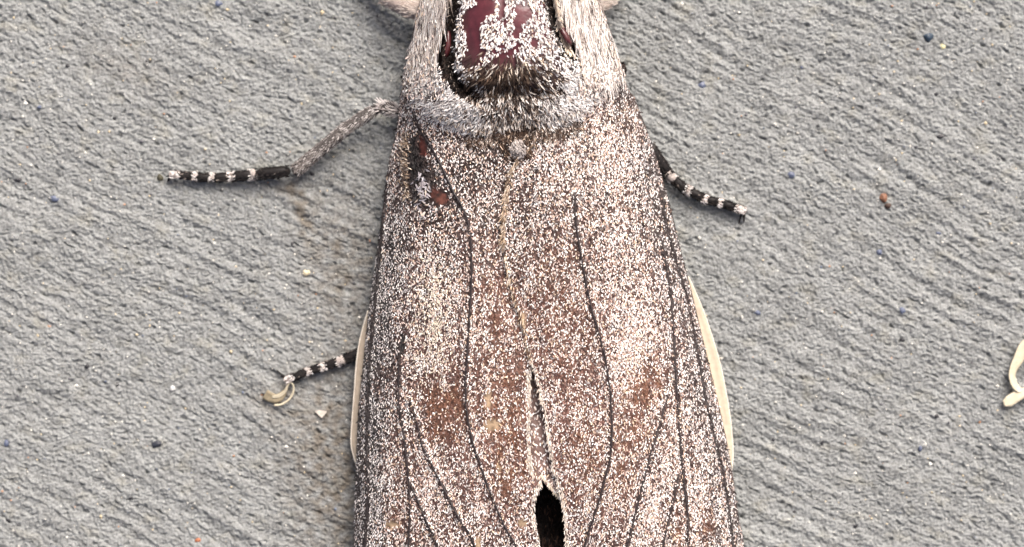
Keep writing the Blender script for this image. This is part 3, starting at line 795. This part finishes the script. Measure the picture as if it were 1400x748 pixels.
# ---- head out of frame: eyes and antennae
for sx in (-1, 1):
    th_ = np.linspace(0, math.pi, 10)
    path = P(np.full(10, 697 + sx * 46) + 0 * th_, -150 - 16 * np.cos(th_), np.full(10, 7.0))
    Vt, Qt, Tt = tube(path, np.maximum(0.02, 15 * np.sin(th_)) * S * MM, 14)
    build('eye', Vt, Qt, Tt, M_black, moth)
    c = smooth_line([(697 + sx * 24, -178, 8.5), (697 + sx * 60, -215, 8), (697 + sx * 110, -225, 5), (697 + sx * 150, -200, 3)], 8)
    Vt, Qt, Tt = tube(P(c[:, 0], c[:, 1], c[:, 2]), np.linspace(4, 1.2, len(c)) * S * MM, 8)
    build('antenna', Vt, Qt, Tt, M_tibia, moth)

# ---- hindwings showing as cream edges
HL = [(503, 425, 3.0), (497, 445, 2.6), (491, 470, 2.3), (487, 500, 2.1), (484, 540, 2.0), (481, 580, 1.9), (480, 606, 1.9), (483, 622, 2.0), (487, 634, 2.2), (496, 660, 2.4), (512, 720, 2.6)]
HR = [(941, 378, 3.0), (950, 398, 2.7), (961, 424, 2.4), (974, 462, 2.2), (985, 500, 2.0), (993, 540, 1.9), (998, 570, 1.9), (1001, 600, 1.9), (1002, 622, 2.0), (1000, 645, 2.2), (995, 680, 2.4), (985, 730, 2.6)]
for side, pts in ((-1, HL), (1, HR)):
    c = smooth_line(pts, 4)
    nu = 14
    t = np.linspace(0, 1, nu)[None, :]
    x = c[:, 0:1] - side * 75 * t; y = c[:, 1:2] + 0 * t
    z = c[:, 2:3] + np.minimum(2.4, 0.2 + 3.5 * t ** 1.2) * np.minimum(1, t * 3) + 0.1
    z = np.minimum(z, zwing(x, y, side) - 0.45)
    z = np.where((x > xl(y) + 2) & (x < xr(y) - 2), z, c[:, 2:3] + 0.1)
    Q = grid_faces(len(c), nu)
    o = build('hindwing', P(x, y, z).reshape(-1, 3), Q if side > 0 else Q[:, ::-1], None, M_cream, moth)
    m = o.modifiers.new('thickness', 'SOLIDIFY'); m.thickness = 0.0002; m.offset = 0
    Vt, Qt, Tt = tube(P(c[:, 0], c[:, 1], c[:, 2] + 0.13), (1.0 + 0.3 * noise(c[:, 1] / 12, c[:, 1] * 0, 3)) * S * MM, 8)
    build('wing_rim', Vt, Qt, Tt, M_rim, o)

# ------------------------------------------------------------------ legs
def leg_path(a, bpt, n=9):
    a = np.array(a, float); bpt = np.array(bpt, float)
    t = np.linspace(0, 1, n)[:, None]
    return a + (bpt - a) * t, t[:, 0]

PLACE_TARSUS = None
def tarsus(parent, segs):
    """segs: (x0,y0,z0,x1,y1,z1,width0,width1,kind)"""
    for (x0, y0, z0, x1, y1, z1, w0, w1, kind) in segs:
        L0 = math.hypot(x1 - x0, y1 - y0); ux, uy = (x1 - x0) / L0, (y1 - y0) / L0
        if kind == 'b':
            x0 -= 2 * ux; y0 -= 2 * uy; x1 += 2 * ux; y1 += 2 * uy
            leg_fuzz('segment_fuzz', parent, (x0, y0, z0), (x1, y1, z1), w0 * .95, w1 * .95, int(6 * L0), [(0.006, .0045, .0045), (0.014, .010, .009), (0.2, .17, .15)], [.62, .35, .03], (2, 4), .3)
        elif kind == 'w' and L0 < 13:
            k0 = 0.22 * L0
            x0 += k0 * ux; y0 += k0 * uy; x1 -= k0 * ux; y1 -= k0 * uy
        p, t = leg_path((x0, y0, z0), (x1, y1, z1), 9)
        r = (w0 + (w1 - w0) * t) * 0.5
        r = r * (1 - 0.35 * np.abs(2 * t - 1) ** 6) * (0.96 + 0.06 * np.sin(t * 5))
        Vt, Qt, Tt = tube(P(p[:, 0], p[:, 1], p[:, 2]), r * S * MM, 12)
        Vt = Vt + (0.03 * MM) * noise(Vt[:, 0] * 9000, Vt[:, 1] * 9000 + Vt[:, 2] * 5000, 5)[:, None] * np.array([1, 1, 1])
        build({'b': 'tarsal_segment', 'w': 'pale_band', 'c': 'claw'}[kind], Vt, Qt, Tt, {'b': M_black, 'w': M_band, 'c': M_black}[kind], parent)

def leg_fuzz(name, parent, a, b, w0, w1, n, pal, wts, ln, flat=0.55):
    """short scales standing round a limb from a to b (px, px, mm)"""
    a = np.array(a, float); b = np.array(b, float)
    t = rng.random(n); ph = rng.uniform(-1.9, 1.9, n)
    d = (b - a)[:2]; L = np.hypot(*d); d = d / L; nrm = np.array([-d[1], d[0]])
    r = (w0 + (w1 - w0) * t) * .5
    x = a[0] + (b[0] - a[0]) * t + nrm[0] * r * np.sin(ph); y = a[1] + (b[1] - a[1]) * t + nrm[1] * r * np.sin(ph)
    z = a[2] + (b[2] - a[2]) * t + r * S * np.cos(ph)
    lng = rng.uniform(*ln, n)
    ex = d[0] + nrm[0] * np.sin(ph) * flat + rng.normal(0, .2, n); ey = d[1] + nrm[1] * np.sin(ph) * flat + rng.normal(0, .2, n); ez = np.cos(ph) * flat
    w = rng.uniform(1.0, 1.8, n) * .5
    ox, oy = -ey, ex
    V = np.stack([P(x - ox * w, y - oy * w, z), P(x + ox * w, y + oy * w, z), P(x + ex * lng + ox * w * .5, y + ey * lng + oy * w * .5, z + ez * lng * S + (b[2] - a[2]) / L * lng), P(x + ex * lng - ox * w * .5, y + ey * lng - oy * w * .5, z + ez * lng * S + (b[2] - a[2]) / L * lng)], 1)
    build(name, V.reshape(-1, 3), np.arange(4 * n).reshape(-1, 4), None, M_hair, parent, np.repeat(mixcol(n, pal, wts), 4, axis=0), smooth=False, kind='stuff')

def limb(parent, name, pts, radii, mat):
    c = smooth_line([(*p, r) for p, r in zip(pts, radii)], 4)
    Vt, Qt, Tt = tube(P(c[:, 0], c[:, 1], c[:, 2]), c[:, 3] * S * MM, 14)
    return build(name, Vt, Qt, Tt, mat, parent)

PB = [(0.74, .70, .67), (0.55, .49, .45), (0.2, .16, .14)]
def new_leg(label, base):
    e = bpy.data.objects.new('leg', None)
    e.empty_display_size = 0.003
    COL.objects.link(e); e.parent = moth
    e['label'] = label
    return e

# left middle leg, reaching out
l1 = new_leg('banded leg stretched out from the left side', None)
limb(l1, 'femur', [(600, 190, 1.8), (570, 168, 1.9), (545, 152, 2.2), (524, 144, 3.4)], [8, 8, 7, 6.5], M_tibia)
limb(l1, 'tibia', [(522, 146, 3.4), (500, 157, 3.3), (470, 178, 2.9), (440, 203, 2.3), (412, 228, 1.6), (402, 236, 1.4)], [6.5, 7.2, 7.8, 8.2, 8.4, 6.5], M_tibia)
GT = [(0.25, .23, .215), (0.50, .47, .45), (0.05, .042, .04), (0.15, .13, .12)]
leg_fuzz('leg_scales', l1, (512, 150, 3.35), (470, 178, 2.9), 14.6, 16, 600, GT, [.3, .32, .18, .2], (2.5, 5.5), .15)
leg_fuzz('leg_scales', l1, (470, 178, 2.9), (404, 234, 1.5), 16, 17.4, 1100, GT, [.30, .14, .28, .28], (2.5, 5), .12)
leg_fuzz('knee_tuft', l1, (546, 152, 2.3), (518, 145, 3.4), 13, 11, 320, [(0.72, .68, .66), (0.5, .45, .43), (.06, .05, .05)], [.5, .3, .2], (4, 9), .5)
tarsus(l1, [(394, 234, 1.5, 351, 238.5, 1.2, 15, 15.5, 'b'), (353, 238, 1.2, 341, 239.5, 1.15, 14.5, 14.5, 'w'), (343, 239, 1.1, 320, 241.5, 1.05, 12.5, 13.5, 'b'), (322, 241, 1.05, 311, 242, 1.0, 13, 13, 'w'),
            (313, 242, 1.0, 291, 243, 1.0, 11, 12, 'b'), (293, 243, 1.0, 286, 242, .95, 12, 12, 'w'), (287, 243, .95, 269, 242, .95, 11, 11.5, 'b'), (271, 242, .95, 263, 241, .95, 11.5, 11.5, 'w'),
            (264, 241, .95, 243, 239, .95, 10, 10, 'b'), (246, 239, .95, 231, 239, .85, 10.5, 8, 'w'), (233, 240, .7, 229, 249, .3, 4.5, 1.8, 'c'), (235, 238, .7, 227, 242, .3, 3.5, 1.5, 'c')])
for (xa, ya, xb_, yb, wd_) in ((353, 238, 341, 239.5, 14), (322, 241, 311, 242, 12.5), (294, 243, 287, 242, 11), (271, 242, 264, 241, 11), (247, 239, 233, 239, 9)):
    leg_fuzz('band_scales', l1, (xa, ya, 1.1), (xb_, yb, 1.05), wd_, wd_, 70, PB, [.6, .25, .15], (1.6, 3.2), .12)
# left hind leg
l2 = new_leg('banded leg showing from under the cream edge of the left hindwing', None)
limb(l2, 'tibia', [(580, 470, 1.6), (530, 472, 1.2), (492, 482, 1.0)], [8, 7, 6], M_tibia)
tarsus(l2, [(494, 481, 1.1, 470, 492, 1.05, 14, 14, 'b'), (472, 491, 1.2, 460, 496, 1.1, 13.5, 13, 'w'), (461, 495, 1.1, 446, 500.5, 1.0, 11.5, 12, 'b'), (447, 500, 1.05, 438, 502.5, 1.0, 12, 12, 'w'),
            (439, 502, 1.0, 425, 506, .95, 10.5, 11, 'b'), (426, 505.5, 1.0, 418, 509, .95, 11, 11, 'w'), (419, 508.5, .95, 400, 516, .9, 9.5, 10, 'b'), (403, 515, .9, 391, 520, .8, 10, 8, 'w'),
            (392, 518, .7, 378, 506, .35, 4, 1.6, 'c'), (393, 519, .7, 383, 514, .3, 3.5, 1.5, 'c')])
for (xa, ya, xb_, yb, wd_) in ((472, 491, 460, 496, 13), (447, 500, 438, 503, 11.5), (426, 505.5, 418, 509, 10.5), (403, 515, 391, 520, 9)):
    leg_fuzz('band_scales', l2, (xa, ya, 1.1), (xb_, yb, 1.0), wd_, wd_, 70, PB, [.6, .25, .15], (1.6, 3.2), .12)
# right middle leg
l3 = new_leg('banded leg reaching out from under the right wing', None)
limb(l3, 'tibia', [(830, 170, 3.0), (865, 185, 2.6), (892, 205, 2.0)], [8, 8, 7], M_tibia)
tarsus(l3, [(888, 200, 2.0, 913, 237, 1.4, 16, 15, 'b'), (911, 235, 1.4, 922, 247, 1.25, 14.5, 14, 'w'), (921, 246, 1.2, 938, 259, 1.1, 12.5, 14, 'b'), (935, 257, 1.15, 945, 263, 1.1, 14, 13.5, 'w'),
            (944, 262, 1.1, 963, 272, 1.0, 12, 13, 'b'), (960, 270.5, 1.05, 968, 274, 1.0, 13, 12.5, 'w'), (967, 273, 1.0, 984, 277, .95, 11, 11.5, 'b'), (981, 276.5, 1.0, 988, 278, .95, 11.5, 11.5, 'w'),
            (987, 278, .95, 1008, 285, .9, 11, 10.5, 'b'), (1004, 284, .9, 1020, 289, .8, 11, 9, 'w'), (1018, 288, .7, 1017, 304, .3, 4.5, 2, 'c'), (1015, 288, .7, 1010, 306, .3, 3.5, 1.6, 'c')])
for (xa, ya, xb_, yb, wd_) in ((911, 235, 921, 246, 14), (935, 257, 944, 262, 13.5), (960, 270.5, 967, 274, 12.5), (981, 276.5, 987, 278, 11.5), (1004, 284, 1018, 288, 9.5)):
    leg_fuzz('band_scales', l3, (xa, ya, 1.2), (xb_, yb, 1.0), wd_, wd_, 70, PB, [.6, .25, .15], (1.6, 3.2), .12)
# pale furry forelegs at the top edge
for lab, pts in (('pale furry foreleg beside the left shoulder', [(600, 20, 4.0), (560, 8, 4.0), (530, -8, 3.6), (512, -40, 2.6), (505, -90, 1.4)]), ('pale furry foreleg beside the right shoulder', [(800, 20, 4.0), (832, 2, 4.0), (850, -20, 3.4), (862, -60, 2.4), (868, -110, 1.4)])):
    lf = new_leg(lab, None)
    sc = 0.85 if pts[0][0] < 700 else 0.4
    limb(lf, 'femur', pts, [16 * sc, 17 * sc, 17 * sc, 13 * sc, 8 * sc], plain_mat('foreleg_pale', (0.42, 0.34, 0.30), 0.8, 0.2, 3000, .2))
    for pa, pb in zip(pts[:-1], pts[1:]):
        leg_fuzz('foreleg_fur', lf, pa, pb, 32 * sc, 32 * sc, 700, [(0.62, .55, .50), (0.52, .44, .39), (0.4, .33, .28)], [.5, .3, .2], (4, 8), .3)

# ------------------------------------------------------------------ bits lying on the slab
def grain(name, label, cat, px, py, rx, ry, hz, col, ang=0.0, group=None, seed=0, rough=.45, sink=.35, spec=.5, mat=None):
    r = np.random.default_rng(1000 + seed)
    z0 = float(ground_z(np.array([px]), np.array([py]))[0])
    nr, na = 6, 10
    V = []
    for i in range(nr):
        f = math.pi * (i + .5) / nr
        for j in range(na):
            a = 2 * math.pi * j / na
            k = 0.92 + .3 * float(noise(math.cos(a) * 1.3 + seed * 3.1, math.sin(a) * 1.3 + math.cos(f) * 1.3, 7)) + r.normal(0, .09)
            vx, vy, vz = math.cos(a) * math.sin(f) * rx * k, math.sin(a) * math.sin(f) * ry * k, math.cos(f) * hz
            ca, sa = math.cos(math.radians(ang)), math.sin(math.radians(ang))
            V.append((( vx * ca - vy * sa) * S * MM, -(vx * sa + vy * ca) * S * MM, vz * MM))
    V += [(0, 0, hz * MM), (0, 0, -hz * MM)]
    T = [(nr * na, j, (j + 1) % na) for j in range(na)] + [(nr * na + 1, (nr - 1) * na + (j + 1) % na, (nr - 1) * na + j) for j in range(na)]
    m = mat or plain_mat(name + '_stone', col, rough, spec, 6000, .25)
    o = build(name, V, grid_faces(nr, na, True), T, m, smooth=False)
    o.location = Vector(P(px, py, 0)) + Vector((0, 0, (z0 + hz * (0.4 - 2 * sink)) * MM))
    o['label'] = label; o['category'] = cat
    if group: o['group'] = group
    return o
mb = plain_mat('blue_grit', (0.10, 0.12, 0.18), .4, .5, 6000, .3)
for i, (px, py, rx, ry, a) in enumerate([(960, 117, 6.5, 5.5, 0), (1082, 239, 6, 4.5, 10), (1233, 425, 4.5, 6, -20), (75, 272, 8, 4.5, 20), (298, 5, 6, 5, 0), (1036, 428, 5, 4, 0), (1258, 613, 3.5, 5, 10), (9, 606, 4, 6, 0), (1096, 92, 3, 3, 0), (54, 147, 3.5, 3, 0), (1284, 319, 5, 2.5, 10), (1202, 345, 4.5, 4.5, 0)]):
    bl = {0: 'dull lilac blue grain, roundest of the blue grains, above the black banded leg', 3: 'long blue grain with a pointed end on the concrete past the leg claws', 5: 'blue grain just below a black one, beside the cream hindwing edge', 10: 'narrow sliver of blue grain near the rust brown crumb'}.get(i, 'tiny dull blue grain bedded in the grey concrete')
    grain('blue_grain', bl, 'grain', px, py, rx, ry, .38, None, a, 'blue grains in the concrete', i, mat=mb)
md = plain_mat('dark_grit', (0.022, 0.022, 0.026), .45, .5, 6000, .3)
for i, (px, py, rx, ry, a) in enumerate([(163, 97, 3.5, 3.5, 0), (156, 161, 4.5, 4, 0), (200, 84, 5.5, 4, 20), (92, 90, 4, 3, 0), (25, 246, 6, 4, 0), (119, 501, 4, 3.5, 0), (161, 527, 5, 5, 0), (1124, 605, 3, 5, 25), (1057, 601, 3.5, 4, 0), (1087, 700, 4, 3, 0), (1070, 678, 4, 4, 0), (1170, 719, 4, 3, 0), (1234, 465, 4, 3, 0), (1287, 187, 6.5, 4, -15), (1280, 128, 4.5, 5, 0), (180, 681, 4, 3, 0), (1037, 412, 3, 3, 0), (400, 334, 3, 5, -20), (1280, 569, 4, 3.5, 0), (427, 238, 4, 3, 0)]):
    grain('dark_grain', 'tiny blackish grain bedded in the grey concrete', 'grain', px, py, rx, ry, .30, None, a, 'dark grains in the concrete', 40 + i, sink=.5, mat=md)
grain('black_stone_chip', 'small slate black stone chip lying alone on the concrete below the legs', 'stone chip', 215, 607, 8.5, 5.5, .45, (0.03, 0.034, 0.045), -20, None, 71, .4, .3)
grain('black_stone_chip', 'flat black stone chip half sunk in the concrete, wider than the dark grains', 'stone chip', 10, 712, 9, 5, .4, (0.022, 0.022, 0.024), -15, None, 72, .4, .4)
grain('blue_black_pebble', 'round blue black pebble beside a pale yellow grain', 'pebble', 1269, 51, 7.5, 7, .6, (0.03, 0.05, 0.075), 15, None, 73, .35, .3)
grain('yellow_grain', 'pale yellow grain touching the blue black pebble', 'grain', 1289, 64, 4.5, 4.5, .4, (0.62, 0.58, 0.34), 0, None, 74, .4, .3)
grain('cream_sand_grain', 'round cream sand grain alone near the leg stain', 'grain', 418, 373, 5, 5, .45, (0.62, 0.55, 0.38), 0, None, 75, .35, .25)
grain('rust_crumb', 'rust brown crumb with an orange end on the concrete', 'crumb', 1208, 271, 6, 7.5, .55, (0.20, 0.095, 0.055), -10, None, 76, .6, .2)
grain('dark_crumb', 'dark brown crumb stuck to the rust brown crumb', 'crumb', 1214, 281, 5, 5, .4, (0.06, 0.035, 0.025), 20, None, 77, .6, .2)
grain('orange_crumb', 'small orange crumb alone on the concrete', 'crumb', 270, 739, 5, 4, .35, (0.36, 0.13, 0.06), 0, None, 78, .6, .25)
grain('olive_crumb', 'olive crumb at the claw of the stretched leg', 'crumb', 219, 243, 5, 5.5, .45, (0.07, 0.065, 0.04), 0, None, 79, .7, .25)
grain('white_pebble', 'tiny glossy white pebble sitting in a dark hollow', 'pebble', 236, 531, 4.5, 4.5, .4, (0.62, 0.62, 0.6), 0, None, 80, .25, .3)

# pale triangular flake
z0 = float(ground_z(np.array([439.]), np.array([566.]))[0])
tri = [(430.5, 562.5), (437, 560.5), (447.5, 562.5), (440, 571.5), (436, 568)]
top = [P(x_, y_, z0 + .55 + .03 * (x_ - 439)) for x_, y_ in tri]; bot = [P(x_, y_, z0 + .3 + .03 * (x_ - 439)) for x_, y_ in tri]
k = len(tri)
o = build('plaster_flake', np.array(top + bot), [(i, i + k, (i + 1) % k + k, (i + 1) % k) for i in range(k)], [(0, 2, 1), (0, 3, 2), (0, 4, 3), (k, k + 1, k + 2), (k, k + 2, k + 3), (k, k + 3, k + 4)], plain_mat('flake_pale', (0.66, 0.60, 0.52), .6), smooth=False)
o['label'] = 'flat pale triangular flake lying on the browner concrete'; o['category'] = 'flake'

# curled shavings
M_shave = plain_mat('shaving_cream', (0.58, 0.52, 0.385), .5, .4, 1800, .12)
M_shave2 = plain_mat('shaving_tan', (0.29, 0.245, 0.165), .55, .3, 2500, .2)
def ribbon(name, pts, parent, mat, tilt):
    """pts: (x, y, z, width px, tilt 0 flat..1 on edge)"""
    c = smooth_line(pts, 2.0)
    d = np.gradient(c[:, :2], axis=0); d /= np.linalg.norm(d, axis=1, keepdims=True) + 1e-9
    nx, ny = -d[:, 1], d[:, 0]
    nu = 5
    rows = []
    for u in np.linspace(-.5, .5, nu):
        f = np.cos(c[:, 4] * math.pi / 2); g = np.sin(c[:, 4] * math.pi / 2)
        rows.append(P(c[:, 0] + nx * u * c[:, 3] * f, c[:, 1] + ny * u * c[:, 3] * f, c[:, 2] + u * c[:, 3] * S * g + .06 * (4 * u * u - 1)))
    V = np.stack(rows, 1).reshape(-1, 3)
    o = build(name, V, grid_faces(len(c), nu), None, mat, parent)
    m = o.modifiers.new('thickness', 'SOLIDIFY'); m.thickness = 0.00014; m.offset = 0
    return o
e = bpy.data.objects.new('curled_shaving', None); COL.objects.link(e); e.empty_display_size = .003
e['label'] = 'thin curled cream shaving with a torn tan skin at the claw of a leg'; e['category'] = 'shaving'; e['group'] = 'shavings'
ribbon('curl', [(375, 554, .55, 3, .2), (385, 552.5, .8, 3, .5), (394, 547, .95, 3, .6), (400, 538, 1.0, 3.2, .6), (401, 529, 1.0, 3, .6), (397.5, 524, 1.0, 3, .6), (393.5, 527, .95, 3, .5), (390, 535, .8, 4, .3), (382, 541, .7, 4.5, .2), (372, 543, .6, 3, .1)], e, M_shave, 0)
ribbon('torn_skin', [(391, 532, .75, 3, .2), (386, 540, .6, 9, .1), (378, 545, .55, 12, .1), (369, 543, .5, 14, .15), (362, 539, .5, 15, .2)], e, M_shave2, 0)
e2 = bpy.data.objects.new('curled_shaving', None); COL.objects.link(e2); e2.empty_display_size = .003
e2['label'] = 'broad looped cream wood shaving lying alone on the clean concrete'; e2['category'] = 'shaving'; e2['group'] = 'shavings'
ribbon('curl', [(1412, 462, 1.1, 12, .1), (1400, 474, 1.1, 14, .1), (1392, 492, 1.1, 14, .15), (1385, 506, 1.15, 11, .3), (1384, 518, 1.15, 10, .35), (1389, 529, 1.0, 10, .35), (1397, 534, .8, 8, .3), (1412, 528, .7, 9, .2), (1424, 512, .8, 10, .2), (1418, 494, 1.5, 9, .3), (1402, 499, 1.7, 8, .4)], e2, M_shave, 0)
ribbon('tail', [(1372, 552, .9, 8, .05), (1379, 549, .95, 15, .05), (1390, 542, 1.0, 15, .1), (1402, 536, 1.05, 14, .15), (1420, 531, .9, 13, .1), (1446, 530, .6, 11, .1)], e2, M_shave, 0)

# loose fine sand, far too much to count
n = 2600
x = rng.uniform(-60, 1460, n); y = rng.uniform(-50, 800, n)
sz = rng.uniform(.6, 1.9, n) * np.where(rng.random(n) < .08, 1.7, 1)
z = ground_z(x, y)
col = mixcol(n, [(0.70, .68, .62), (0.60, .50, .33), (0.10, .10, .11), (0.12, .15, .21), (0.45, .25, .15)], [.45, .2, .25, .06, .04])
base = np.array([(1, 0, 0), (-1, 0, 0), (0, 1, 0), (0, -1, 0), (0, 0, 1), (0, 0, -1)], float)
jit = rng.uniform(.6, 1.3, (n, 6, 1))
V = base[None] * jit * sz[:, None, None] * S * MM
V[:, :, 2] *= .7
V = V + np.stack([(x - 700) * S * MM, (374 - y) * S * MM, (z + .03) * MM], -1)[:, None, :]
f = np.array([(0, 2, 4), (2, 1, 4), (1, 3, 4), (3, 0, 4), (2, 0, 5), (1, 2, 5), (3, 1, 5), (0, 3, 5)])
sandm = attr_mat('fine_sand', .35, .5)
o = build('loose_sand', V.reshape(-1, 3), None, (np.arange(n)[:, None, None] * 6 + f[None]).reshape(-1, 3), sandm, col=np.repeat(col, 6, axis=0), smooth=False, kind='stuff')
o['label'] = 'fine pale and dark sand grains scattered over the concrete'; o['category'] = 'sand'
